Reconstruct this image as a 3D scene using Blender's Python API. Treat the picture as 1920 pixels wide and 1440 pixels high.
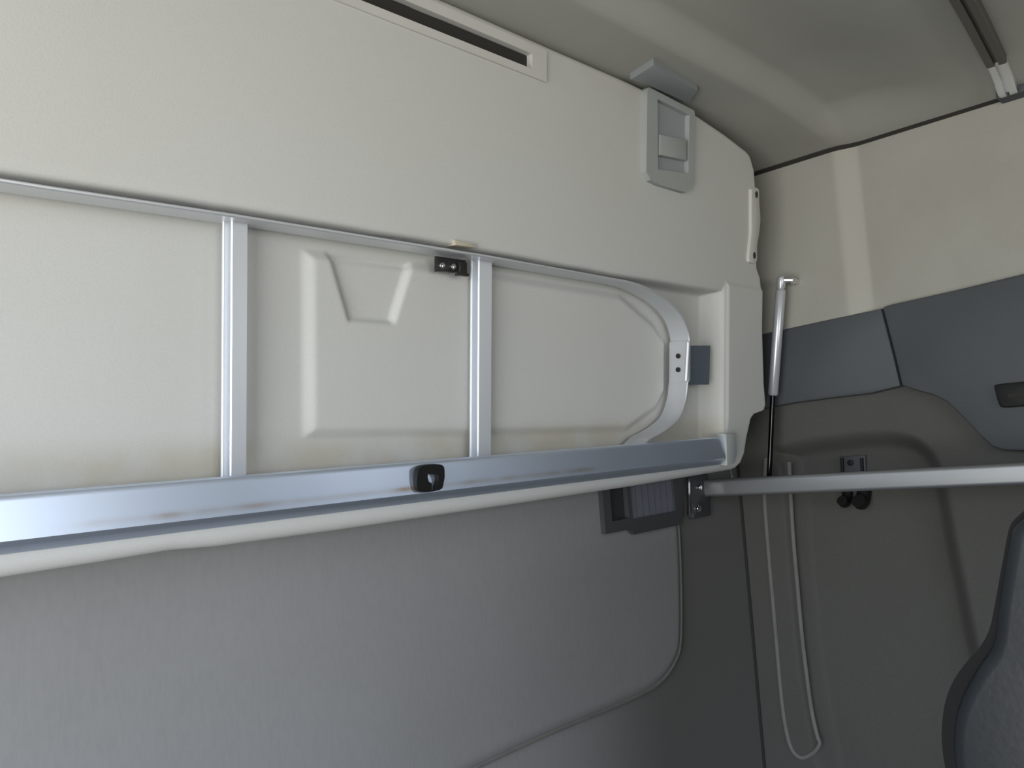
import bpy, bmesh, math, random
import numpy as np
from mathutils import Matrix, Vector
from math import sin, cos, pi, radians

scene = bpy.context.scene
for o in list(bpy.data.objects):
    bpy.data.objects.remove(o)
random.seed(4)
COL = scene.collection

# ------------------------------------------------------------------ camera
F_PX, CX, CY = 1500.0, 960.0, 720.0          # focal length and centre on the 1920x1440 frame
CAM = np.array([0.0, 0.0, 1.5])
_x = np.array([1530.0, 8.0, 1500.0]); _x /= np.linalg.norm(_x)      # cab's sideways axis seen from the camera (right, down, forward)
_zx = -0.068
_z = np.array([_zx, -1.0, (8 - 1530 * _zx) / 1500.0]); _z /= np.linalg.norm(_z)
_y = np.cross(_z, _x)
W = np.stack([_x, _y, _z])                    # camera axes -> cab axes
cam_data = bpy.data.cameras.new('camera')
cam = bpy.data.objects.new('camera', cam_data); COL.objects.link(cam)
right, down, fwd = W[:, 0], W[:, 1], W[:, 2]
cam.matrix_world = Matrix(((right[0], -down[0], -fwd[0], CAM[0]), (right[1], -down[1], -fwd[1], CAM[1]),
                           (right[2], -down[2], -fwd[2], CAM[2]), (0, 0, 0, 1)))
cam_data.sensor_fit = 'HORIZONTAL'; cam_data.sensor_width = 36.0
cam_data.lens = 36.0 * F_PX / 1920.0
cam_data.clip_start = 0.02
scene.camera = cam

# ------------------------------------------------------------------ world, light, exposure
world = bpy.data.worlds.new('daylight'); scene.world = world
world.use_nodes = True
nt = world.node_tree; nt.nodes.clear()
wo = nt.nodes.new('ShaderNodeOutputWorld'); bg = nt.nodes.new('ShaderNodeBackground')
tc = nt.nodes.new('ShaderNodeTexCoord'); sx = nt.nodes.new('ShaderNodeSeparateXYZ')
cr = nt.nodes.new('ShaderNodeValToRGB')
nt.links.new(tc.outputs['Generated'], sx.inputs[0])
mp = nt.nodes.new('ShaderNodeMapRange'); mp.inputs[1].default_value = -1; mp.inputs[2].default_value = 1
nt.links.new(sx.outputs['Z'], mp.inputs[0]); nt.links.new(mp.outputs[0], cr.inputs[0])
e = cr.color_ramp.elements
e[0].position = 0.0; e[0].color = (0.55, 0.54, 0.51, 1)
e[1].position = 1.0; e[1].color = (0.27, 0.37, 0.58, 1)
k = e.new(0.49); k.color = (0.60, 0.59, 0.56, 1)
k = e.new(0.53); k.color = (0.62, 0.67, 0.75, 1)
nt.links.new(cr.outputs[0], bg.inputs['Color']); bg.inputs['Strength'].default_value = 5.0
nt.links.new(bg.outputs[0], wo.inputs['Surface'])
vs = scene.view_settings
scene.display_settings.display_device = 'sRGB'
vs.view_transform = 'Standard'; vs.look = 'None'; vs.gamma = 1.0; vs.use_curve_mapping = False
vs.exposure = 0.83

# cab shell limits
XL, XR, YF, YB, ZF, ZC = -0.80, 1.60, -1.70, 0.93, 0.0, 1.5 + 0.578
WINDOWS = {   # centre, size, facing: daylight comes in through these openings
    'windscreen': ((0.0, YF, 1.60), (1.50, 0.60), (radians(90), 0, 0)),
    'door':       ((XR, -0.80, 1.58), (0.40, 0.36), (radians(90), 0, radians(90))),
    'side':       ((XL, 0.05, 1.30), (1.30, 1.40), (radians(90), 0, radians(-90))),
}
for nm, (c, s, r) in WINDOWS.items():
    ld = bpy.data.lights.new(nm + '_portal', 'AREA'); ld.shape = 'RECTANGLE'
    ld.size, ld.size_y = s; ld.cycles.is_portal = True
    lo = bpy.data.objects.new(nm + '_portal', ld); COL.objects.link(lo)
    lo.location = c
    lo.rotation_euler = r

# ------------------------------------------------------------------ maths helpers
def ray(px, py):
    return W @ np.array([(px - CX) / F_PX, (py - CY) / F_PX, 1.0])

class Frame:
    """flat working plane: a, b along it, c out of it towards the cab"""
    def __init__(s, o, A, B):
        s.o = np.array(o, float); s.A = np.array(A, float); s.B = np.array(B, float); s.C = np.cross(s.A, s.B)
    def w(s, p):
        p = np.asarray(p, float)
        return s.o + p[..., 0:1] * s.A + p[..., 1:2] * s.B + p[..., 2:3] * s.C
    def at(s, px, py, c=0.0):
        d = ray(px, py)
        o = s.o + c * s.C
        t = np.dot(o - CAM, s.C) / np.dot(d, s.C)
        p = CAM + t * d - s.o
        return np.array([np.dot(p, s.A), np.dot(p, s.B)])
    def pts(s, L, c=0.0):
        return [tuple(s.at(x, y, c)) for x, y in L]

TILT = radians(6)
BK = Frame((0, 0.80, 1.5), (1, 0, 0), (0, -sin(TILT), cos(TILT)))      # underside of the folded bunk
RW = Frame((0, YB, 1.5), (1, 0, 0), (0, 0, 1))                          # back wall
SW = Frame((XR, 0, 1.5), (0, -1, 0), (0, 0, 1))                         # right wall
CL = Frame((0, 0, ZC), (1, 0, 0), (0, -1, 0))                           # ceiling (c points down)
WORLD = Frame((0, 0, 0), (1, 0, 0), (0, 1, 0))

def sstep(a, b, x):
    t = np.clip((x - a) / (b - a), 0, 1); return t * t * (3 - 2 * t)

def seg_dist(P, Q, closed=False):
    P = np.asarray(P); Q = np.asarray(Q, float)
    n = len(Q); best = np.full(P.shape[:-1], 1e9)
    for i in range(n if closed else n - 1):
        a, b = Q[i], Q[(i + 1) % n]; ab = b - a
        t = np.clip(((P - a) @ ab) / max(ab @ ab, 1e-12), 0, 1)
        best = np.minimum(best, np.linalg.norm(P - (a + t[..., None] * ab), axis=-1))
    return best

def inside(P, Q):
    Q = np.asarray(Q, float); r = np.zeros(P.shape[:-1], bool); n = len(Q)
    for i in range(n):
        a, b = Q[i], Q[(i + 1) % n]
        c = ((a[1] > P[..., 1]) != (b[1] > P[..., 1]))
        with np.errstate(divide='ignore', invalid='ignore'):
            xx = (b[0] - a[0]) * (P[..., 1] - a[1]) / (b[1] - a[1]) + a[0]
        r ^= c & (P[..., 0] < xx)
    return r

def sdf(P, Q):
    d = seg_dist(P, Q, True); return np.where(inside(P, Q), d, -d)      # positive inside

def smooth_path(L, n=8):
    """Catmull-Rom through the points"""
    L = [np.array(p, float) for p in L]
    L = [2 * L[0] - L[1]] + L + [2 * L[-1] - L[-2]]
    out = []
    for i in range(1, len(L) - 2):
        p0, p1, p2, p3 = L[i - 1:i + 3]
        for k in range(n):
            t = k / n
            out.append(0.5 * ((2 * p1) + (-p0 + p2) * t + (2 * p0 - 5 * p1 + 4 * p2 - p3) * t * t + (-p0 + 3 * p1 - 3 * p2 + p3) * t ** 3))
    out.append(L[-2])
    return [tuple(p) for p in out]

# ------------------------------------------------------------------ object helpers
ROOT_LOC = {}
def tag(o, label=None, cat=None, group=None, kind=None):
    if label: o['label'] = label
    if cat: o['category'] = cat
    if group: o['group'] = group
    if kind: o['kind'] = kind
    return o

def thing(name, label, cat, loc, group=None):
    o = bpy.data.objects.new(name, None); COL.objects.link(o)
    o.empty_display_size = 0.05; o.location = loc; ROOT_LOC[o] = np.array(loc, float)
    return tag(o, label, cat, group)

def mk(name, V, Fc, mat, parent=None, smooth=40, label=None, kind=None):
    """V in cab coordinates; the mesh is stored relative to its thing"""
    V = np.asarray(V, float)
    off = ROOT_LOC[parent] if parent is not None else V.mean(axis=0)
    me = bpy.data.meshes.new(name)
    me.from_pydata((V - off).tolist(), [], Fc)
    bm = bmesh.new(); bm.from_mesh(me)
    bmesh.ops.recalc_face_normals(bm, faces=bm.faces)
    bm.to_mesh(me); bm.free()
    if smooth:
        me.shade_smooth()
        me.set_sharp_from_angle(angle=radians(smooth))
    me.materials.append(mat)
    o = bpy.data.objects.new(name, me); COL.objects.link(o)
    if parent is not None:
        o.parent = parent; ROOT_LOC[o] = off
    else:
        o.location = off; ROOT_LOC[o] = off
    return tag(o, label, kind=kind)

def grid_faces(n, m):
    i = np.arange(n - 1)[:, None] * m + np.arange(m - 1)[None, :]
    return np.stack([i, i + m, i + m + 1, i + 1], -1).reshape(-1, 4).tolist()

def mk_grid(name, V, mat, parent=None, attr=None, kind=None, flip=False, label=None):
    """dense relief surface, V is (n, m, 3)"""
    n, m = V.shape[:2]
    off = ROOT_LOC[parent] if parent is not None else V.reshape(-1, 3).mean(axis=0)
    F = grid_faces(n, m)
    if flip: F = [f[::-1] for f in F]
    me = bpy.data.meshes.new(name)
    me.from_pydata((V.reshape(-1, 3) - off).tolist(), [], F)
    me.shade_smooth()
    for k, a in (attr or {}).items():
        at = me.attributes.new(k, 'FLOAT', 'POINT'); at.data.foreach_set('value', np.asarray(a, np.float32).ravel())
    me.materials.append(mat)
    o = bpy.data.objects.new(name, me); COL.objects.link(o)
    if parent is not None: o.parent = parent
    else: o.location = off
    ROOT_LOC[o] = off
    return tag(o, label, kind=kind)

def prism(fr, outline, c0, c1, bev=0.0, holes=(), steps=2):
    """plate with rounded front edge: outline in (a, b) of the frame, from c0 (back) to c1 (front)"""
    bm = bmesh.new()
    outline = [tuple(p[:2]) for p in outline]
    loops = [outline] + [list(h) for h in holes]
    if holes:
        cu = bpy.data.curves.new('t', 'CURVE'); cu.dimensions = '2D'; cu.fill_mode = 'BOTH'
        for L in loops:
            sp = cu.splines.new('POLY'); sp.points.add(len(L) - 1); sp.use_cyclic_u = True
            for q, p in zip(sp.points, L): q.co = (p[0], p[1], 0, 1)
        cu.extrude = (c1 - c0) / 2
        to = bpy.data.objects.new('t', cu); COL.objects.link(to)
        dg = bpy.context.evaluated_depsgraph_get()
        me = bpy.data.meshes.new_from_object(to.evaluated_get(dg))
        bpy.data.objects.remove(to); bpy.data.curves.remove(cu)
        bm.from_mesh(me); bpy.data.meshes.remove(me)
        bmesh.ops.remove_doubles(bm, verts=bm.verts, dist=1e-6)
        for v in bm.verts: v.co.z += (c0 + c1) / 2
    else:
        vb = [bm.verts.new((p[0], p[1], c0)) for p in outline]
        vt = [bm.verts.new((p[0], p[1], c1)) for p in outline]
        n = len(outline)
        bm.faces.new(vt); bm.faces.new(vb[::-1])
        for i in range(n): bm.faces.new((vb[i], vb[(i + 1) % n], vt[(i + 1) % n], vt[i]))
        bmesh.ops.recalc_face_normals(bm, faces=bm.faces)
        if bev:
            E = [ed for ed in bm.edges if all(abs(v.co.z - c1) < 1e-7 for v in ed.verts)]
            bmesh.ops.bevel(bm, geom=E, offset=bev, segments=steps, profile=0.5, affect='EDGES')
    bm.verts.ensure_lookup_table()
    V = np.array([v.co[:] for v in bm.verts]); idx = {v: i for i, v in enumerate(bm.verts)}
    Fc = [[idx[v] for v in f.verts] for f in bm.faces]
    bm.free()
    return fr.w(V), Fc

def plate(name, fr, outline, c0, c1, mat, parent=None, bev=0.0, holes=(), label=None, kind=None, smooth=35):
    V, Fc = prism(fr, outline, c0, c1, bev, holes)
    return mk(name, V, Fc, mat, parent, smooth, label, kind)

def rect(a0, b0, a1, b1, r=0.0, n=4):
    if r <= 0: return [(a0, b0), (a1, b0), (a1, b1), (a0, b1)]
    out = []
    for cx, cy, s in ((a1 - r, b0 + r, -90), (a1 - r, b1 - r, 0), (a0 + r, b1 - r, 90), (a0 + r, b0 + r, 180)):
        for k in range(n + 1):
            t = radians(s + 90 * k / n); out.append((cx + r * cos(t), cy + r * sin(t)))
    return out

def circle(a, b, r, n=20):
    return [(a + r * cos(2 * pi * k / n), b + r * sin(2 * pi * k / n)) for k in range(n)]

def sweep(path, prof, up, closed=False):
    """profile (u, v) swept along 3D path; v along up, u along tangent x up"""
    P = [np.array(p, float) for p in path]; n = len(P); V = []; m = len(prof)
    for i in range(n):
        t = P[min(i + 1, n - 1)] - P[max(i - 1, 0)]; t /= np.linalg.norm(t)
        upv = up[i] if isinstance(up, list) else np.array(up, float)
        s = np.cross(t, upv); s /= np.linalg.norm(s); u2 = np.cross(s, t)
        for q in prof: V.append(P[i] + q[0] * s + q[1] * u2)
    Fc = []
    for i in range(n - 1):
        for j in range(m):
            Fc.append((i * m + j, i * m + (j + 1) % m, (i + 1) * m + (j + 1) % m, (i + 1) * m + j))
    Fc.append(list(range(m))); Fc.append([(n - 1) * m + j for j in range(m)][::-1])
    return np.array(V), Fc

def tube(path, r, n=14, up=(0.3, 0.2, 0.93)):
    R = r if hasattr(r, '__len__') else [r] * len(path)
    V, Fc = sweep(path, [(cos(2 * pi * k / n), sin(2 * pi * k / n)) for k in range(n)], up)
    V = V.reshape(len(path), n, 3); P = np.array(path, float)[:, None, :]
    return (P + (V - P) * np.array(R)[:, None, None]).reshape(-1, 3), Fc

def join(*parts):
    V, Fc, k = [], [], 0
    for v, f in parts:
        V.append(np.asarray(v)); Fc += [[i + k for i in q] for q in f]; k += len(v)
    return np.concatenate(V), Fc

# ------------------------------------------------------------------ materials
def mat(name, color, rough=0.6, metal=0.0, spec=0.5, mottle=0.0, mottle_scale=6.0, tint=None, grain=0.0, grain_scale=400.0,
        stretch=(1, 1, 1), attr_tint=None, coat=0.0, sheen=0.0, streak=None):
    m = bpy.data.materials.new(name); m.use_nodes = True
    t = m.node_tree; N, L = t.nodes, t.links
    b = N['Principled BSDF']
    b.inputs['Roughness'].default_value = rough; b.inputs['Metallic'].default_value = metal
    b.inputs['Specular IOR Level'].default_value = spec
    b.inputs['Coat Weight'].default_value = coat; b.inputs['Coat Roughness'].default_value = 0.3
    b.inputs['Sheen Weight'].default_value = sheen
    rgb = N.new('ShaderNodeRGB'); rgb.outputs[0].default_value = (*color, 1)
    out = rgb.outputs[0]
    tcn = N.new('ShaderNodeTexCoord'); mpn = N.new('ShaderNodeMapping'); mpn.inputs['Scale'].default_value = stretch
    L.new(tcn.outputs['Object'], mpn.inputs[0])
    def mixin(fac, col, cur):
        x = N.new('ShaderNodeMix'); x.data_type = 'RGBA'
        L.new(fac, x.inputs[0]); L.new(cur, x.inputs[6]); x.inputs[7].default_value = (*col, 1)
        return x.outputs[2]
    def ramp(src, lo, hi, top):
        r = N.new('ShaderNodeMapRange'); r.inputs[1].default_value = lo; r.inputs[2].default_value = hi; r.inputs[4].default_value = top
        L.new(src, r.inputs[0]); return r.outputs[0]
    if mottle:
        n1 = N.new('ShaderNodeTexNoise'); n1.inputs['Scale'].default_value = mottle_scale; n1.inputs['Detail'].default_value = 5
        L.new(tcn.outputs['Object'], n1.inputs[0])
        tint = tint or tuple(c * 0.7 for c in color)
        out = mixin(ramp(n1.outputs[0], 0.42, 0.72, mottle), tint, out)
    if grain:
        n2 = N.new('ShaderNodeTexNoise'); n2.inputs['Scale'].default_value = grain_scale; n2.inputs['Detail'].default_value = 2
        L.new(mpn.outputs[0], n2.inputs[0])
        out = mixin(ramp(n2.outputs[0], 0.4, 0.7, grain), tuple(c * 0.6 for c in color), out)
        bp = N.new('ShaderNodeBump'); bp.inputs['Strength'].default_value = 0.12; bp.inputs['Distance'].default_value = 0.001
        L.new(n2.outputs[0], bp.inputs['Height']); L.new(bp.outputs[0], b.inputs['Normal'])
    for an, ac, amt in (attr_tint or []):
        a = N.new('ShaderNodeAttribute'); a.attribute_name = an
        n3 = N.new('ShaderNodeTexNoise'); n3.inputs['Scale'].default_value = 14 if an == 'stain' else 0.01; n3.inputs['Detail'].default_value = 4
        L.new(tcn.outputs['Object'], n3.inputs[0])
        mu = N.new('ShaderNodeMath'); mu.operation = 'MULTIPLY'
        L.new(a.outputs['Fac'], mu.inputs[0]); L.new(ramp(n3.outputs[0], 0.25 if an == 'stain' else -2, 0.6 if an == 'stain' else -1, amt), mu.inputs[1])
        out = mixin(mu.outputs[0], ac, out)
    L.new(out, b.inputs['Base Color'])
    return m

M = {}
M['cream'] = mat('cream_lining', (0.59, 0.595, 0.575), 0.75, mottle=0.3, mottle_scale=3.5, tint=(0.54, 0.53, 0.48), grain=0.10, grain_scale=500,
                 attr_tint=[('stain', (0.44, 0.36, 0.21), 0.40)])
M['cream_plain'] = mat('cream_plastic', (0.60, 0.595, 0.56), 0.55, mottle=0.2, mottle_scale=8)
M['headliner'] = mat('headliner_fabric', (0.385, 0.383, 0.352), 0.9, mottle=0.4, mottle_scale=4, tint=(0.33, 0.316, 0.275), grain=0.12)
M['side_cream'] = mat('side_fabric_cream', (0.395, 0.39, 0.348), 0.9, mottle=0.5, mottle_scale=5, tint=(0.325, 0.30, 0.258), grain=0.12, attr_tint=[('painted_sheen', (0.50, 0.49, 0.44), 0.55)])  # paler tint paints the sheen of the upright ridge into the colour
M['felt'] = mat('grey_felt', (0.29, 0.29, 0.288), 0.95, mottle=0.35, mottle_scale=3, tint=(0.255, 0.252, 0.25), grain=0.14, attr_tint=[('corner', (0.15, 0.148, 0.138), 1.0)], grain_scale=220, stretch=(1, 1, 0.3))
M['side_grey'] = mat('side_fabric_grey', (0.098, 0.097, 0.087), 0.95, mottle=0.4, mottle_scale=5, tint=(0.083, 0.079, 0.07), grain=0.25)
M['welt'] = mat('worn_welt', (0.20, 0.197, 0.182), 0.95, mottle=0.5, mottle_scale=25, tint=(0.145, 0.14, 0.125))
M['slate'] = mat('slate_trim', (0.070, 0.079, 0.086), 0.6, mottle=0.25, mottle_scale=7, grain=0.12)
M['alu'] = mat('anodised_aluminium', (0.68, 0.70, 0.73), 0.38, metal=0.6, mottle=0.15, mottle_scale=9)
M['alu_rail'] = mat('worn_aluminium', (0.66, 0.74, 0.86), 0.36, metal=0.85, mottle=0.2, mottle_scale=6, attr_tint=[('stain', (0.42, 0.35, 0.28), 0.75)])
M['alu_rung'] = mat('satin_aluminium', (0.80, 0.835, 0.88), 0.34, metal=0.55)
M['bar'] = mat('dull_aluminium', (0.34, 0.35, 0.355), 0.42, metal=0.75, mottle=0.15, mottle_scale=9)
M['chrome'] = mat('polished_steel', (0.85, 0.86, 0.88), 0.14, metal=1.0)
M['strut'] = mat('strut_paint', (0.56, 0.58, 0.62), 0.28, metal=0.4)
M['black'] = mat('black_plastic', (0.010, 0.010, 0.010), 0.5, spec=0.3)
M['black_metal'] = mat('black_steel', (0.035, 0.034, 0.034), 0.35, metal=0.5)
M['rod'] = mat('dark_rod', (0.05, 0.05, 0.055), 0.18, metal=1.0)
M['dark'] = mat('dark_cavity', (0.03, 0.029, 0.026), 0.9)
M['latch'] = mat('pale_grey_plastic', (0.385, 0.405, 0.40), 0.5, mottle=0.2, mottle_scale=12)
M['latch_dark'] = mat('grey_plastic', (0.33, 0.355, 0.37), 0.5, mottle=0.2, mottle_scale=12)
M['track'] = mat('dark_track_plastic', (0.095, 0.09, 0.078), 0.5)
M['bright'] = mat('bright_steel', (0.80, 0.81, 0.83), 0.30, metal=0.6)
M['catch'] = mat('dull_grey_plastic', (0.25, 0.27, 0.275), 0.6)
M['rubber'] = mat('slate_rubber', (0.10, 0.128, 0.16), 0.55)
M['cap'] = mat('end_cap_plastic', (0.40, 0.42, 0.41), 0.5)
M['vent'] = mat('vent_plastic', (0.062, 0.065, 0.068), 0.55)
M['backing'] = mat('vent_backing', (0.036, 0.038, 0.040), 0.7)
M['slat'] = mat('vent_slat_plastic', (0.155, 0.165, 0.195), 0.55)
M['leather'] = mat('slate_leather', (0.013, 0.016, 0.019), 0.36, spec=0.3, mottle=0.3, mottle_scale=10, grain=0.2, grain_scale=220)
M['seat_edge'] = mat('black_seat_edge', (0.010, 0.010, 0.010), 0.8, spec=0.15)
M['tab'] = mat('beige_plastic', (0.50, 0.46, 0.36), 0.6)
M['floor'] = mat('dark_floor_mat', (0.10, 0.10, 0.10), 0.8, mottle=0.3, mottle_scale=6)

# ------------------------------------------------------------------ the setting
def ceil_drop(x):
    return 0.035 * np.clip((x - 1.25) / 0.35, 0, 1) ** 2
# ceiling with its cross rib, curving down to the right wall
xs = np.concatenate([np.linspace(XL, 0.5, 12), np.linspace(0.51, XR, 200)]); ys = np.concatenate([np.linspace(YF, -0.1, 20), np.linspace(-0.09, YB, 190)])
X, Y = np.meshgrid(xs, ys, indexing='ij')
rib = (1 - sstep(0.598, 0.648, Y)) * sstep(0.36, 0.56, Y)
Z = ZC - ceil_drop(X) + 0.028 * rib * (1 - sstep(1.46, 1.60, X))
mk_grid('ceiling', np.stack([X, Y, Z], -1), M['headliner'], kind='structure')
zs_ = 1.5 + SW.at(1425, 325)[1]

# back wall: grey felt panel, padded inside its welt line
welt_px = [(1266, 880), (1267, 960), (1272, 1060), (1273, 1190), (1262, 1240), (1228, 1283), (1160, 1318), (1040, 1368), (900, 1432), (640, 1560)]
welt_b = smooth_path(RW.pts(welt_px), 8)
us = np.linspace(XL, XR, 380); vsn = np.linspace(-1.5, 0.60, 300)
A, B = np.meshgrid(us, vsn, indexing='ij')
P2 = np.stack([A, B], -1)
poly = welt_b + [(-0.9, welt_b[-1][1] - 0.15), (-0.9, 0.3), (welt_b[0][0], 0.3)]
h = 0.010 * sstep(-0.006, 0.016, sdf(P2, poly))
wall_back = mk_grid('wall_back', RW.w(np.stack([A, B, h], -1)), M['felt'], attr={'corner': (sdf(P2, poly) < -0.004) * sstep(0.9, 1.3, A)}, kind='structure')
V, Fc = tube([RW.w(np.array([p[0], p[1], 0.003])) for p in welt_b], 0.0042, 8)
mk('welt', V, Fc, M['welt'], wall_back, label='pale worn welt line')

# right wall: cream lining above, slate pillar trim, grey moulded lining below
as_ = np.linspace(-YB, 0.40, 330)
wall_right = None
bs = np.linspace(-0.85, 0.30, 330)
A, B = np.meshgrid(as_, bs, indexing='ij'); P2 = np.stack([A, B], -1)
arch_px = [(1452, 850), (1500, 838), (1560, 830), (1620, 824), (1680, 824), (1722, 840), (1750, 880), (1764, 940), (1778, 1020), (1797, 1110), (1813, 1190), (1830, 1260), (1850, 1340), (1880, 1480)]
arch = smooth_path(SW.pts(arch_px), 6)
poly = arch + SW.pts([(1560, 1500), (1536, 1400), (1510, 1250), (1494, 1090), (1484, 950), (1470, 870)])
dd = sdf(P2, poly)
h = -0.042 * sstep(-0.020, 0.024, dd)
wall_right = mk_grid('wall_right', SW.w(np.stack([A, B, h], -1)), M['side_grey'], kind='structure')
u_px = [(1436, 858), (1434, 930), (1441, 1030), (1449, 1120), (1456, 1200), (1465, 1300), (1473, 1360), (1484, 1402), (1502, 1420), (1524, 1412), (1537, 1394), (1532, 1376), (1522, 1330), (1511, 1250), (1503, 1180), (1495, 1090), (1488, 1010), (1483, 930), (1480, 866)]
V, Fc = tube([SW.w(np.array([p[0], p[1], 0.001])) for p in smooth_path(SW.pts(u_px), 6)], 0.0042, 8)
mk('welt', V, Fc, M['welt'], wall_right, label='pale worn U-shaped welt')
# cream upper lining with its upright rib
tt = SW.pts([(1385, 640), (1435, 628), (1560, 601), (1664, 578), (1674, 574), (1800, 546), (1960, 508), (2150, 465)])
A, B = np.meshgrid(as_, np.linspace(0, 1, 120), indexing='ij')
b0_ = np.interp(A, [p[0] for p in tt], [p[1] for p in tt]) - 0.012
B = b0_ + B * (zs_ - 1.5 + 0.030 - b0_)
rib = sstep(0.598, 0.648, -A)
mk_grid('upper_lining', SW.w(np.stack([A, B, 0.004 + 0.012 * rib], -1)), M['side_cream'], wall_right, attr={'painted_sheen': sstep(0.597, 0.606, -A) * (1 - sstep(0.640, 0.655, -A))}, label='cream fabric lining, sheen of the upright ridge painted in as a paler band')  # mask of the painted bright band where the ridge catches light
V, Fc = tube([np.array([XR - 0.003 - 0.012 * float(sstep(0.598, 0.648, y)), y, zs_ + 0.001]) for y in np.linspace(-0.4, YB, 60)], 0.0095, 8)
mk('seam', V, Fc, M['dark'], wall_right, label='dark seam under the headliner')
V, Fc = tube([np.array([XR - 0.002, YB - 0.002, z]) for z in (0.7, 1.1, 1.45)], 0.0035, 8)
mk('seam', V, Fc, M['dark'], wall_right, label='dark corner seam')
# slate pillar trim in two lengths
L1 = SW.pts([(1385, 640), (1435, 628), (1560, 601), (1661, 580), (1668, 606), (1684, 668), (1697, 724), (1640, 738), (1570, 746), (1500, 755), (1440, 766), (1380, 775)])
plate('pillar_trim', SW, L1, -0.02, 0.024, M['slate'], wall_right, bev=0.005)
L2 = SW.pts([(1664, 578), (1674, 574), (1800, 546), (1960, 508), (2150, 465), (2150, 850), (1960, 845), (1890, 843), (1868, 836), (1845, 815), (1808, 776), (1782, 752), (1758, 740), (1730, 733), (1700, 723), (1687, 667)])
plate('pillar_trim', SW, L2, -0.02, 0.026, M['slate'], wall_right, bev=0.005, label='wider slate trim piece with a belt opening')
# the rest of the cab (outside the frame) that lets the daylight in only through the glass openings
def wall_with_opening(name, fr, a0, b0, a1, b1, hole, t=0.05):
    V, Fc = prism(fr, rect(a0, b0, a1, b1), -t, 0, holes=[rect(*hole, r=0.06)])
    return mk(name, V, Fc, M['side_grey'], kind='structure', smooth=30)
FR = Frame((0, YF, 0), (-1, 0, 0), (0, 0, 1))
wall_with_opening('wall_front', FR, -XR, 0, -XL, 2.1, (-0.75, 1.30, 0.75, 1.90))
LW = Frame((XL, 0, 0), (0, 1, 0), (0, 0, 1))
wall_with_opening('wall_left', LW, YF, 0, YB, 2.1, (-0.60, 0.60, 0.70, 2.00))
mk_grid('floor', np.array([[[x, y, 0.0] for y in (YF, YB)] for x in (XL, XR)]), M['floor'], kind='structure')
fr2 = Frame((XR, 0, 0), (0, -1, 0), (0, 0, 1))
V, Fc = prism(fr2, rect(0.40, 0, -YF, 2.1), -0.03, 0, holes=[rect(0.60, 1.40, 1.00, 1.76, 0.05)])
mk('trim_1', V, Fc, M['side_grey'], kind='structure')
V, Fc = prism(fr2, rect(-YB, 0, 0.40, 0.66), -0.03, 0)
mk('trim_2', V, Fc, M['side_grey'], kind='structure')

# ------------------------------------------------------------------ the folded upper bunk
bunk = thing('upper_bunk', 'cream upper bunk folded up under the ceiling, ladder stowed in its recessed underside', 'bunk',
             (0.45, 0.86, 1.5 - 0.09))
edge_r = BK.pts([(1400, 279), (1412, 297), (1419, 322), (1421, 352), (1422, 400), (1422, 470), (1424, 505), (1430, 522), (1432, 540), (1431, 620), (1434, 720), (1437, 758), (1434, 769), (1416, 775),
                 (1410, 784), (1406, 812), (1401, 848), (1394, 866), (1382, 878), (1370, 884)])
er_v = np.array([p[1] for p in edge_r])[::-1]; er_u = np.array([p[0] for p in edge_r])[::-1]
top_px = [(690, -60), (843, 0), (1030, 84), (1180, 150), (1310, 214), (1360, 248), (1400, 279)]
tp = BK.pts(top_px); tp_u = np.array([p[0] for p in tp]); tp_v = np.array([p[1] for p in tp])
bot = BK.pts([(0, 1090), (200, 1058), (330, 1036), (420, 1028), (640, 998), (1000, 944), (1200, 913), (1370, 884)])
bo_u = np.array([p[0] for p in bot]); bo_v = np.array([p[1] for p in bot])
UL = -0.55
ns, nr = 640, 250
s = np.linspace(0, 1, ns)[:, None] * np.ones((1, nr)); r = np.ones((ns, 1)) * np.linspace(0, 1, nr)[None, :]
s = 1 - (1 - s) ** 1.25
SK = 0.90
U = UL + s * 2.0; Vv = -0.08 + r * 0.64
for _ in range(14):
    ur = np.interp(Vv, er_v, er_u)
    U = np.where(s < SK, UL + s / SK * (1.345 - UL), 1.345 + (s - SK) / (1 - SK) * (ur - 1.345))
    vb = np.interp(U, bo_u, bo_v); vt = np.interp(U, tp_u, tp_v)
    Vv = vb + r * (vt - vb)
P2 = np.stack([U, Vv], -1)
rec_t = BK.at(700, 405)[1]; rec_r = BK.at(1358, 660)[0]
REC = -0.048
vtop = BK.at(0, 292)[1]; 
rec = [(UL + 0.05, -0.050), (rec_r, -0.050), (rec_r, vtop), (UL + 0.05, vtop)]
dr = sdf(P2, rec)
d_side = np.minimum(np.minimum(rec_r - U, U - UL - 0.05), Vv + 0.05)
d_top = vtop - Vv
st_u = [BK.at(x, y, 0.002) for x, y in ((0, 340), (200, 369), (440, 404), (700, 446), (900, 478), (1150, 523))]
d_st = vtop - np.interp(U, [p[0] for p in st_u], [p[1] for p in st_u])
top_depth = 0.13 * sstep(0.0, 1.0, d_top / np.maximum(d_st, 0.004)) + 0.87 * sstep(0.0, 0.007, d_top - d_st + 0.010)
ws = np.clip(d_side / 0.012, 0, 1)
wdepth = np.minimum(ws * ws * (3 - 2 * ws), top_depth)
wv = REC * wdepth
plat = BK.pts([(562, 462), (870, 500), (1160, 548), (1222, 602), (1247, 640), (1246, 735), (1228, 772), (1172, 812), (870, 822), (564, 826)], REC)
wv += 0.008 * sstep(0.0, 0.017, sdf(P2, plat)) 
dent = BK.pts([(606, 470), (772, 490), (734, 612), (646, 606)], REC)
wv -= 0.008 * sstep(0.0, 0.009, sdf(P2, dent))
endb = [(rec_r + 0.002, -0.2), (1.7, -0.2), (1.7, vtop + 0.004), (rec_r + 0.002, vtop + 0.004)]
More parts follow.
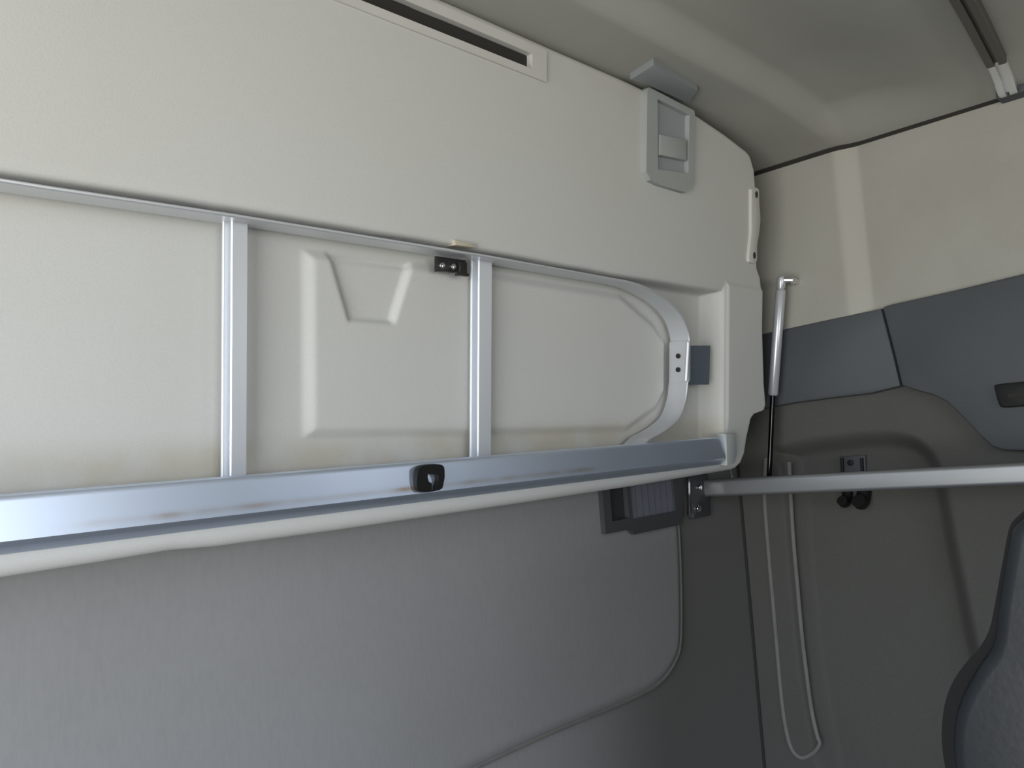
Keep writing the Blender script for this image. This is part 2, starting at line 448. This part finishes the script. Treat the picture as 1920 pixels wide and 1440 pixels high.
wv += 0.004 * sstep(0.0, 0.010, sdf(P2, endb)) * sstep(-0.03, 0.03, Vv)
slot = BK.pts([(985, 118), (1005, 100)]); sl_r = 0.5 * (slot[0][0] + slot[1][0])
SLOT = (0.10, 0.5305, sl_r, 0.552)
ds = sdf(P2, rect(*SLOT))
wv -= 0.030 * sstep(-0.002, 0.003, ds)
# rounded rim
db = np.minimum(np.minimum(np.interp(Vv, er_v, er_u) - U, Vv - np.interp(U, bo_u, bo_v)), (np.interp(U, tp_u, tp_v) - Vv) * 1.6)
R = 0.016
wv -= R - np.sqrt(np.maximum(R * R - np.clip(R - db, 0, R) ** 2, 0))
stain = (1 - sstep(0.0, 0.035, Vv)) * (Vv > -0.02) * (dr > 0) + 0.8 * sstep(0.46, 0.60, Vv) * sstep(0.3, 1.2, U) * 0.5
G = np.stack([U, Vv, wv], -1)
# skirt back from the rim
ring = np.concatenate([G[:, 0], G[-1, 1:], G[::-1, -1][1:], G[0, ::-1][1:-1]])
mk_grid('panel', BK.w(G), M['cream'], bunk, attr={'stain': stain})
back = ring.copy(); back[:, 2] = -0.075; back[:, 1] -= 0.014 * (back[:, 1] > 0.45)
n = len(ring)
Vr = BK.w(np.concatenate([ring, back]))
Fr = [(i, (i + 1) % n, n + (i + 1) % n, n + i) for i in range(n)] + [list(range(2 * n - 1, n - 1, -1))]
mk('panel_edge', Vr, Fr, M['cream_plain'], bunk, smooth=30)

# slot at the top: pale bezel and dark liner
hole = rect(SLOT[0], SLOT[1], SLOT[2], SLOT[3], 0.002)
outer = rect(SLOT[0] - 0.02, SLOT[1] - 0.011, SLOT[2] + 0.030, SLOT[3] + 0.0135, 0.003)
plate('slot_bezel', BK, outer, -0.004, 0.0035, M['cream_plain'], bunk, holes=[hole], label='pale bezel round the long dark slot')
plate('slot_liner', BK, rect(SLOT[0] - 0.004, SLOT[1] - 0.004, SLOT[2] + 0.004, SLOT[3] + 0.004), -0.030, -0.008, M['dark'], bunk)

# aluminium rail along the lower edge
t_ = BK.at(0, 931, 0.014)[1]; m_ = BK.at(0, 1023, 0.014)[1]; b_ = BK.at(0, 1046, 0.002)[1]
u1 = BK.at(1360, 840, 0.014)[0]
prof = [(0.002, -0.004), (0.0, 0.011), (-0.0025, 0.014)]
prof = [(t_ + 0.0005, 0.0036), (t_, 0.005), (t_ - 0.001, 0.0075), (t_ - 0.003, 0.0085), (m_ + 0.003, 0.0145), (m_, 0.0136), (m_ - 0.003, 0.0115), (b_ + 0.003, 0.004), (b_, -0.008)]
nu = 220
uu = np.linspace(UL + 0.04, u1, nu)
Vl = np.array([[[u, p[0], p[1]] for p in prof] for u in uu])
rng = np.random.RandomState(5)
st = np.zeros((nu, len(prof)))
me_v = np.concatenate([Vl.reshape(-1, 3)])
# extra rows so that the grime line sits on the lower third of the face
rows = [prof[0], prof[1], prof[2]] + [(t_ - 0.003 + (m_ + 0.003 - t_ + 0.003) * k / 14, 0.0085 + 0.006 * k / 14) for k in range(15)] + prof[5:]
Vl = np.array([[[u, p[0], p[1]] for p in rows] for u in uu])
fv = (Vl[..., 1] - m_) / (t_ - m_)
grime = np.exp(-((fv - 0.24) / 0.07) ** 2) * sstep(0.18, 0.3, Vl[..., 0]) * (1 - sstep(0.85, 1.0, Vl[..., 0]))
fine = np.interp(Vl[..., 0], np.linspace(0, 1.5, 70), rng.rand(70) ** 2)
rail = mk_grid('rail', BK.w(Vl), M['alu_rail'], bunk, attr={'stain': grime * (0.25 + fine) * 1.5}, label='wide aluminium rail along the lower edge')
rail.data.set_sharp_from_angle(angle=radians(25))
plate('rail_cap', BK, BK.pts([(1360, 813), (1379, 812), (1381, 850), (1377, 868), (1362, 873)], 0.014), -0.004, 0.016, M['cap'], bunk, bev=0.003, label='pale plastic end cap of the rail')
# black lock plate with keyhole opening on the rail
c0 = 0.0147
oc = BK.at(803, 893, c0)
def px_out(L, c): return BK.pts(L, c)
lock_o = smooth_path(px_out([(780, 880), (790, 872), (824, 871), (829, 888), (827, 905), (820, 918), (782, 921), (777, 900), (780, 880)], c0), 3)[:-1]
kh = [(805, 918), (805, 906), (799, 902), (797, 893), (799, 885), (806, 886), (808, 889), (811, 883), (817, 890), (818, 898), (815, 908), (812, 913), (812, 918)]
plate('lock_plate', BK, lock_o, c0 - 0.002, c0 + 0.005, M['black'], bunk, holes=[px_out(kh, c0)], label='black lock plate with a keyhole opening')
# latch near the ceiling
lb = BK.pts([(1212, 172), (1216, 164), (1300, 208), (1302, 222), (1300, 340), (1296, 354), (1284, 361), (1236, 347), (1218, 338), (1210, 322)], 0.008)
lh = BK.pts([(1231, 186), (1291, 216), (1289, 326), (1232, 318)], 0.008)
bez = plate('latch_bezel', BK, lb, -0.004, 0.010, M['latch'], bunk, holes=[lh], label='pale grey plastic latch surround')
bpy.context.view_layer.update()
plate('latch_well', BK, lh, -0.003, 0.001, M['latch_dark'], bez)
plate('latch_paddle', BK, BK.pts([(1233, 253), (1283, 263), (1283, 302), (1232, 292)], 0.005), 0.0, 0.011, M['latch'], bez, bev=0.003)
# white strap with two screws at the right edge
so = smooth_path(BK.pts([(1411, 354), (1416, 351), (1425, 355), (1426, 380), (1428, 410), (1426, 435), (1422, 462), (1421, 491), (1407, 490), (1408, 465), (1411, 435), (1411, 405), (1411, 380), (1411, 354)], 0.008), 3)[:-1]
sp = plate('edge_strap', BK, so, -0.014, 0.006, M['cream_plain'], bunk, bev=0.0015, label='narrow pale strap screwed to the edge')
for q in ((1418, 365), (1414, 479)):
    a, b = BK.at(*q, 0.006)
    plate('screw', BK, [(a + 0.0042 * cos(k * pi / 5), b + 0.0065 * sin(k * pi / 5)) for k in range(10)], 0.005, 0.0075, M['black_metal'], sp)
# beige tab above the ladder
plate('tab', BK, BK.pts([(849, 450), (889, 459), (889, 465), (851, 460)], 0.0), -0.020, 0.0035, M['tab'], bunk, bev=0.001)
# black steel clip holding the ladder
CW = -0.022
clip = plate('ladder_clip', BK, BK.pts([(820, 480), (874, 488), (874, 492), (871, 514), (866, 511), (848, 511), (838, 509), (820, 509)], CW), CW - 0.006, CW, M['black_metal'], bunk, bev=0.001, label='black steel ladder clip with two bright screws')
plate('clip_tongue', BK, BK.pts([(857, 492), (870, 493), (870, 513), (874, 514), (873, 519), (853, 517), (853, 513), (857, 513)], CW), CW, CW + 0.007, M['black_metal'], clip, bev=0.001)
for q in ((828, 498), (849, 500)):
    a, b = BK.at(*q, CW); plate('screw', BK, circle(a, b, 0.0042, 12), CW, CW + 0.003, M['chrome'], clip, bev=0.001)
# hinge pin under the lower corner
p0 = BK.w(np.array([*BK.at(1371, 872, -0.01), -0.012])); p1 = BK.w(np.array([*BK.at(1375, 896, -0.01), -0.012]))
V, Fc = tube([p0, p1], 0.0016, 8); mk('hinge_pin', V, Fc, M['chrome'], bunk)

# ------------------------------------------------------------------ the stowed ladder
ladder = thing('bunk_ladder', 'aluminium bunk ladder stowed sideways in the recess behind the wide lower rail', 'ladder', tuple(BK.w(np.array([0.5, 0.1, -0.04]))))
NW, FW = 0.002, -0.0375
up_v = BK.at(440, 404, NW)[1]
loop_px = [(1150, 523), (1182, 529), (1213, 540), (1251, 562), (1278, 590), (1291, 622), (1294, 650), (1293, 690), (1290, 722), (1286, 752), (1274, 784), (1250, 806), (1218, 824)]
lp = BK.pts(loop_px, NW)
low_v = BK.at(1190, 838, NW)[1]
loop = smooth_path(lp, 5)
path_up = [(-0.48, up_v), (0.2, BK.at(200, 369, NW)[1]), BK.at(440, 404, NW), BK.at(700, 446, NW), BK.at(900, 478, NW), lp[0]]
def strip(path, mname, nm):
    P = [BK.w(np.array([p[0], p[1], 0.0])) for p in path]
    prof = [(-0.002, FW), (0.002, FW), (0.002, NW - 0.0015), (0.0008, NW), (-0.0008, NW), (-0.002, NW - 0.0015)]
    V, Fc = sweep(P, prof, BK.C)
    return mk(nm, V, Fc, M[mname], ladder, smooth=35)
strip(path_up, 'alu', 'stile')
strip(loop, 'alu', 'end_loop')
strip([loop[-1], (loop[-1][0] - 0.02, low_v - 0.001), (loop[-1][0] - 0.05, low_v - 0.004), (-0.48, low_v - 0.004)], 'alu', 'stile')
# rungs: flat front, beaded left flank
RF = -0.021
def rung(u0, u1, nm='rung'):
    w_ = u1 - u0
    pr = [(u0, RF - 0.0012), (u0 + 0.0012, RF), (u1 - 0.0008, RF), (u1, RF - 0.001), (u1, -0.0335), (u0 - 0.002, -0.0335)]
    pr += [(u0 - 0.0035 + 0.0022 * cos(t), -0.0315 + 0.0022 * sin(t)) for t in np.linspace(-pi * 0.6, -pi * 1.35, 6)]
    pr += [(u0 + 0.0075, -0.0290), (u0 + 0.0075, RF - 0.0040), (u0 + 0.0002, RF - 0.0022)]
    vt, vb = up_v - 0.002, low_v - 0.002
    V = np.array([[a, vb, c] for a, c in pr] + [[a, vt, c] for a, c in pr]); m = len(pr)
    Fc = [(i, (i + 1) % m, m + (i + 1) % m, m + i) for i in range(m)] + [list(range(m))[::-1], list(range(m, 2 * m))]
    return mk(nm, BK.w(V), Fc, M['alu_rung'], ladder, smooth=18)
for xa, xb, yy in ((433, 464, 655), (897, 922, 670)):
    rung(BK.at(xa, yy, RF)[0], BK.at(xb, yy, RF)[0])
sp_ = BK.at(897, 670, RF)[0] - BK.at(433, 655, RF)[0]; ub = BK.at(433, 655, RF)[0]
for k in (1, 2): rung(ub - k * sp_, ub - k * sp_ + 0.0185)
# foot plate with two rivets and rubber pad at the loop's end
fo = BK.pts([(1294, 640), (1289, 716)], NW)
uu0 = fo[0][0] - 0.0035; v1, v0 = fo[0][1], fo[1][1]
PF = Frame(BK.w(np.array([uu0, 0, 0])), BK.B, BK.C)        # plane across the ladder's end; c points towards +u
fpV, fpF = prism(PF, rect(v0, FW + 0.001, v1, NW + 0.003, 0.003), -0.004, 0.0)
fp = mk('foot_plate', fpV, fpF, M['alu'], ladder, smooth=35)
wrapV = BK.w(np.array([[*BK.at(1290, 642, NW + 0.003), NW + 0.003], [*BK.at(1286, 714, NW + 0.003), NW + 0.003]]))
V, Fc = tube(list(wrapV), 0.0038, 10, up=(0, 1, 0.1)); mk('edge_roll', V, Fc, M['alu'], fp)
for f in (0.36, 0.70):
    vv = v1 + (v0 - v1) * f
    V, Fc = prism(PF, circle(vv, -0.017, 0.0045, 12), -0.0065, -0.003); mk('rivet', V, Fc, M['black_metal'], fp)
plate('rubber_pad', BK, BK.pts([(1285, 648), (1332, 648), (1330, 721), (1283, 722)], -0.012), -0.018, -0.012, M['rubber'], ladder, bev=0.001, label='slate grey rubber pad')

# ------------------------------------------------------------------ catch on the ceiling for the latch
def on_ceiling(px, py, drop):
    z = ZC - drop; d = ray(px, py); t = (z - CAM[2]) / d[2]; return CAM + t * d
cc = [on_ceiling(px, py, 0.011) for px, py in ((1182, 150), (1226, 122), (1308, 171), (1292, 196), (1213, 160))]
cfr = Frame((0, 0, ZC), (1, 0, 0), (0, -1, 0))
co = [(p[0], -p[1]) for p in cc]
catch = thing('latch_catch', 'grey plastic catch block on the ceiling above the bunk latch', 'catch', (float(np.mean([p[0] for p in cc])), float(np.mean([p[1] for p in cc])), ZC))
plate('block', cfr, co, -0.004, 0.011, M['catch'], catch, bev=0.003)

# ------------------------------------------------------------------ gas strut
XS = 1.545
def at_x(px, py, x=XS):
    d = ray(px, py); t = x / d[0]; return CAM + t * d
st_ = thing('gas_strut', 'silver gas strut with dark rod hanging between bunk end and right wall', 'strut', tuple(at_x(1443, 890)))
pt, pm, pb = at_x(1464, 541), at_x(1449, 742), at_x(1442.5, 893)
ax = (pb - pt) / np.linalg.norm(pb - pt)
def along(p, t): return p + ax * t
pj = at_x(1465, 524)
V, Fc = tube([pt, along(pt, 0.002), along(pt, 0.006), along(pm, -0.004), along(pm, -0.001), pm], [0.006, 0.0085, 0.0104, 0.0104, 0.0085, 0.005], 20, up=(1, 0, 0))
mk('cylinder', V, Fc, M['strut'], st_)
V, Fc = tube([pm, along(pb, 0.008)], 0.0052, 14, up=(1, 0, 0)); mk('rod', V, Fc, M['rod'], st_, label='thin dark polished rod')
V, Fc = tube([along(pt, 0.004), along(pt, -0.003), along(pj, 0.004), along(pj, -0.004), along(pj, -0.007)], [0.006, 0.0085, 0.0095, 0.0085, 0.005], 16, up=(1, 0, 0))
mk('end_socket', V, Fc, M['strut'], st_)
bj = at_x(1481, 525)
V, Fc = tube([pj, pj + (bj - pj) * 0.45, pj + (bj - pj) * 0.5, bj, np.array([XR - 0.006, bj[1], bj[2]])], [0.0042, 0.0042, 0.0068, 0.0068, 0.0045], 14)
mk('ball_stud', V, Fc, M['chrome'], st_)
V, Fc = tube([along(pb, 0.006), along(pb, 0.009), along(pb, 0.024), along(pb, 0.027)], [0.005, 0.008, 0.008, 0.005], 14, up=(1, 0, 0)); mk('end_socket', V, Fc, M['strut'], st_)
q = along(pb, 0.016); V, Fc = tube([q, np.array([XR - 0.001, q[1], q[2]])], 0.005, 12); mk('ball_stud', V, Fc, M['chrome'], st_)

# ------------------------------------------------------------------ support bar along the right wall
bar = thing('support_bar', 'straight aluminium bar running forward from the back wall below the bunk', 'bar', (1.50, YB, 1.38))
ba, bb = at_x(1312, 916, 1.447), at_x(1920, 888, 1.447)
dv = (bb - ba) / (bb[1] - ba[1])
pA = ba + dv * (YB - 0.001 - ba[1]); pB = ba + dv * (-0.10 - ba[1])
prof = [(p[0], p[1]) for p in rect(-0.010, -0.0175, 0.010, 0.0175, 0.007, 5)]
V, Fc = sweep([pA, pB], prof, (0, 0, 1)); mk('tube', V, Fc, M['bar'], bar)
a0, b0 = RW.at(1283, 893); a1, b1 = RW.at(1318, 967)
mp_ = plate('mount_plate', RW, rect(a0, b1, a1 + 0.01, b0, 0.004), 0.0, 0.014, M['vent'], bar, bev=0.0015, label='dark mounting plate on the back wall')
plate('plate_rim', RW, BK and [tuple(RW.at(1290, 897, 0.016)), tuple(RW.at(1293, 897, 0.016)), tuple(RW.at(1294, 966, 0.016)), tuple(RW.at(1291, 966, 0.016))], 0.012, 0.017, M['chrome'], mp_)
for (px, py, r_) in ((1308, 914, 0.006), (1306, 953, 0.0075)):
    a, b = RW.at(px, py, 0.014); plate('bolt', RW, circle(a, b, r_, 12), 0.012, 0.022, M['chrome'], mp_, bev=0.002)
# front fixing, outside the frame
V, Fc = prism(SW, rect(0.06, pB[2] - 1.5 - 0.025, 0.11, pB[2] - 1.5 + 0.025, 0.004), 0.0, XR - 1.437); mk('wall_bracket', V, Fc, M['vent'], bar)

# ------------------------------------------------------------------ air vent in the back wall
vent = thing('air_vent', 'dark air vent grille with upright slats in the grey back wall below the bunk', 'vent', tuple(RW.w(np.array([*RW.at(1190, 950), 0.0]))))
vl, vb_ = RW.at(1119, 1001); vr, _ = RW.at(1264, 985); vt_ = RW.at(1200, 880)[1]
vb2 = RW.at(1262, 983)[1]
dvl = RW.at(1129, 940)[0]; dvr = RW.at(1161, 940)[0]; gl = RW.at(1167, 940)[0]; gr = RW.at(1249, 940)[0]
lo = RW.at(1200, 968)[1]
fo_ = [(vl, vb_), (dvr, vb_), (dvr + 0.012, vb2), (vr, vb2), (vr, vt_), (vl, vt_)]
plate('frame', RW, fo_, 0.004, 0.020, M['vent'], vent, holes=[rect(dvl, vb_ + 0.02, dvr, vt_ - 0.012), rect(gl, lo, gr, vt_ - 0.012)])
plate('backing', RW, rect(vl + 0.003, vb_ + 0.003, vr - 0.003, vt_ - 0.003), 0.004, 0.0105, M['backing'], vent)
nsl = 7
for i in range(nsl):
    a = gl + (gr - gl) * (i + 0.5) / nsl; w_ = (gr - gl) / nsl
    V, Fc = prism(RW, rect(a - w_ * 0.45, lo, a + w_ * 0.45, vt_ - 0.013), 0.0145, 0.0160)
    # tilt each slat a little about its own upright axis
    V = np.array(V); c = RW.w(np.array([a, 0, 0.0145]))
    ang = radians(-3); dx, dy = V[:, 0] - c[0], V[:, 1] - c[1]
    V[:, 0] = c[0] + dx * cos(ang) - dy * sin(ang); V[:, 1] = c[1] + dx * sin(ang) + dy * cos(ang)
    mk('slat', V, Fc, M['slat'], vent, smooth=30)

# ------------------------------------------------------------------ black coat hook on the right wall
hook = thing('coat_hook', 'small black double coat hook on the grey right wall behind the aluminium bar', 'hook', tuple(SW.w(np.array([*SW.at(1604, 905), -0.03]))))
HC = -0.042
plate('base', SW, SW.pts([(1577, 856), (1625, 853), (1628, 910), (1631, 940), (1583, 942), (1578, 905)], HC), HC - 0.004, HC + 0.008, M['vent'], hook, bev=0.002)
for x0 in (1583, 1620):
    plate('ridge', SW, SW.pts([(x0 - 3, 858), (x0 + 2, 858), (x0 + 5, 905), (x0, 905)], HC), HC + 0.006, HC + 0.014, M['black'], hook, bev=0.001)
a, b = SW.at(1598, 867, HC); plate('screw', SW, circle(a, b, 0.006, 12), HC + 0.006, HC + 0.012, M['black'], hook, bev=0.001)
for x0, x1 in ((1583, 1603), (1610, 1637)):
    a, b = SW.at((x0 + x1) / 2, 918, HC)
    w_ = abs(SW.at(x1, 918, HC)[0] - SW.at(x0, 918, HC)[0]) * 0.5
    path = [SW.w(np.array([a, b + y, HC + z])) for y, z in ((0.012, 0.004), (-0.004, 0.010), (-0.017, 0.018), (-0.024, 0.030), (-0.018, 0.042))]
    V, Fc = tube([np.array(p) for p in smooth_path([tuple(p) for p in path], 4)], w_ * 0.95, 12, up=(0, 1, 0)); mk('prong', V, Fc, M['black'], hook)

# ------------------------------------------------------------------ belt guide on the slate trim
bg_ = thing('belt_guide', 'black belt guide set in the slate pillar trim at the right edge of the frame', 'belt guide', tuple(SW.w(np.array([*SW.at(1900, 742), 0.028]))))
plate('housing', SW, smooth_path(SW.pts([(1866, 728), (1870, 721), (1920, 716), (1990, 708), (1996, 748), (1988, 758), (1920, 762), (1884, 764), (1874, 757), (1866, 728)], 0.028), 3)[:-1], 0.024, 0.036, M['black'], bg_, bev=0.004)
plate('slot_lip', SW, SW.pts([(1888, 738), (1975, 728), (1977, 740), (1891, 748)], 0.036), 0.032, 0.0375, M['dark'], bg_, bev=0.001)

# ------------------------------------------------------------------ curtain rail across the ceiling
crail = thing('curtain_rail', 'dark grooved curtain track across the ceiling with a bright metal end at the right wall', 'rail', (1.2, 0.33, ZC))
yr = 0.340
zsm = zs_ + 0.02
pth = [(x, 0.298 + 0.095 * (x - 1.23), z) for x, z in ((-0.7, ZC - 0.004), (0.4, ZC - 0.004), (1.0, ZC - 0.004), (1.25, ZC - 0.004), (1.38, ZC - 0.009), (1.46, ZC - 0.013), (1.515, ZC - 0.020), (1.552, ZC - 0.034), (1.570, zs_ + 0.010), (1.576, zs_ - 0.003))]
pth = [np.array(p) for p in smooth_path(pth, 6)]
prof = [(-0.0145, 0.036), (-0.0145, -0.010), (-0.012, -0.012), (-0.003, -0.012), (-0.002, -0.006), (0.002, -0.006), (0.003, -0.012), (0.012, -0.012), (0.0145, -0.010), (0.0145, 0.036)]
ups = []
for i in range(len(pth)):
    t = pth[min(i + 1, len(pth) - 1)] - pth[max(i - 1, 0)]; t /= np.linalg.norm(t)
    ups.append(np.array([-t[2], 0, t[0]]))
kk = next(i for i, p in enumerate(pth) if p[0] > 1.455)
V, Fc = sweep(pth[:kk + 1], prof, ups[:kk + 1]); mk('track', V, Fc, M['track'], crail, smooth=30, label='dark grey plastic track')
V, Fc = sweep(pth[kk:], [(p[0] * 0.96, p[1]) for p in prof], ups[kk:]); mk('end_piece', V, Fc, M['bright'], crail, smooth=30, label='bright metal end piece')
V, Fc = prism(SW, rect(-yr - 0.010, zs_ - 1.5 - 0.013, -yr + 0.06, zs_ - 1.5 + 0.010, 0.004), 0.0, 0.034, 0.003); mk('end_cap', V, Fc, M['slate'], crail)

# ------------------------------------------------------------------ seat at the lower right, seen from its inner side
XS0, XS1 = 0.60, 1.12
def prof_pts(L, x):
    return [(float(p[1]), float(p[2])) for p in (at_x(px, py, x) for px, py in L)]
rear_px = [(2060, 846), (2020, 876), (1975, 912), (1935, 946), (1908, 968), (1893, 988), (1884, 1030), (1874, 1085), (1864, 1140), (1855, 1180), (1838, 1212), (1815, 1238), (1790, 1272), (1774, 1310), (1767, 1350), (1766, 1395), (1774, 1450), (1790, 1530), (1812, 1620), (1840, 1720)]
inner_px = [(2066, 853), (2025, 884), (1980, 920), (1940, 954), (1914, 976), (1900, 994), (1891, 1036), (1882, 1088), (1874, 1140), (1870, 1180), (1860, 1216), (1838, 1246), (1813, 1290), (1799, 1325), (1793, 1355), (1791, 1395), (1797, 1450), (1811, 1530), (1832, 1620), (1860, 1720)]
rear = smooth_path(prof_pts(rear_px, XS0), 3); inner = smooth_path(prof_pts(inner_px, XS0), 3)
def front_line(n, dy):
    y0 = rear[0][0] - 0.075 + dy; zt, zb_ = rear[0][1], rear[-1][1]
    out = []
    for k in range(n):
        t = k / (n - 1); z = zb_ + (zt - zb_) * t
        out.append((y0 - 0.035 * sin(pi * min(1, (1 - t) * 1.2)) + 0.04 * (t > 0.97), z))
    return out
seat = thing('cab_seat', 'dark slate leather seat back with black rear shell in the lower right corner', 'seat', (0.5 * (XS0 + XS1), rear[-1][0] - 0.08, 0.0))
def xloft(outline, xs):
    """outline (y, z); xs: list of (x, inset)"""
    O = np.array(outline); n = len(O)
    c = O.mean(axis=0)
    T = np.roll(O, -1, 0) - np.roll(O, 1, 0); T /= np.linalg.norm(T, axis=1)[:, None] + 1e-12
    Nn = np.stack([-T[:, 1], T[:, 0]], 1)
    area = 0.5 * np.sum(O[:, 0] * np.roll(O[:, 1], -1) - np.roll(O[:, 0], -1) * O[:, 1])
    if area < 0: Nn = -Nn
    V = []
    for x, ins in xs:
        q = O + Nn * ins
        V.append(np.stack([np.full(n, x), q[:, 0], q[:, 1]], 1))
    V = np.concatenate(V); m = len(xs)
    Fc = [(i * n + j, i * n + (j + 1) % n, (i + 1) * n + (j + 1) % n, (i + 1) * n + j) for i in range(m - 1) for j in range(n)]
    Fc += [list(range(n))[::-1], list(range((m - 1) * n, m * n))]
    return V, Fc
shell_o = rear + inner[::-1]
V, Fc = xloft(shell_o, [(XS0, 0.0), (XS1, 0.0)])
mk('rear_shell', V, Fc, M['seat_edge'], seat, smooth=40, label='black rear shell')
cush = inner + front_line(18, 0.0)
SF = Frame((XS0, 0, 0), (0, 0, 1), (0, 1, 0))          # side of the seat, c points to the cab's centre
V, Fc = prism(SF, [(z, y) for y, z in cush], -(XS1 - XS0) + 0.006, 0.010, 0.009, steps=4)
mk('cushion', V, Fc, M['leather'], seat, smooth=55, label='slate leather cushion')
zb = rear[-1][1]; yb = rear[-1][0]
HF = Frame((0, 0, 0), (1, 0, 0), (0, 1, 0))
V, Fc = prism(HF, rect(XS0 - 0.01, yb - 0.56, XS1 + 0.01, yb + 0.01, 0.05), 0.42, 0.58, 0.03)
mk('seat_base', V, Fc, M['leather'], seat, smooth=50)
V, Fc = prism(HF, rect(XS0 + 0.08, yb - 0.10, XS1 - 0.08, yb - 0.02, 0.02), 0.56, zb + 0.02)
mk('recliner', V, Fc, M['seat_edge'], seat, smooth=50)
V, Fc = prism(HF, rect(XS0 + 0.06, yb - 0.48, XS1 - 0.06, yb - 0.06, 0.03), 0.0, 0.43)
mk('pedestal', V, Fc, M['black'], seat, smooth=50)
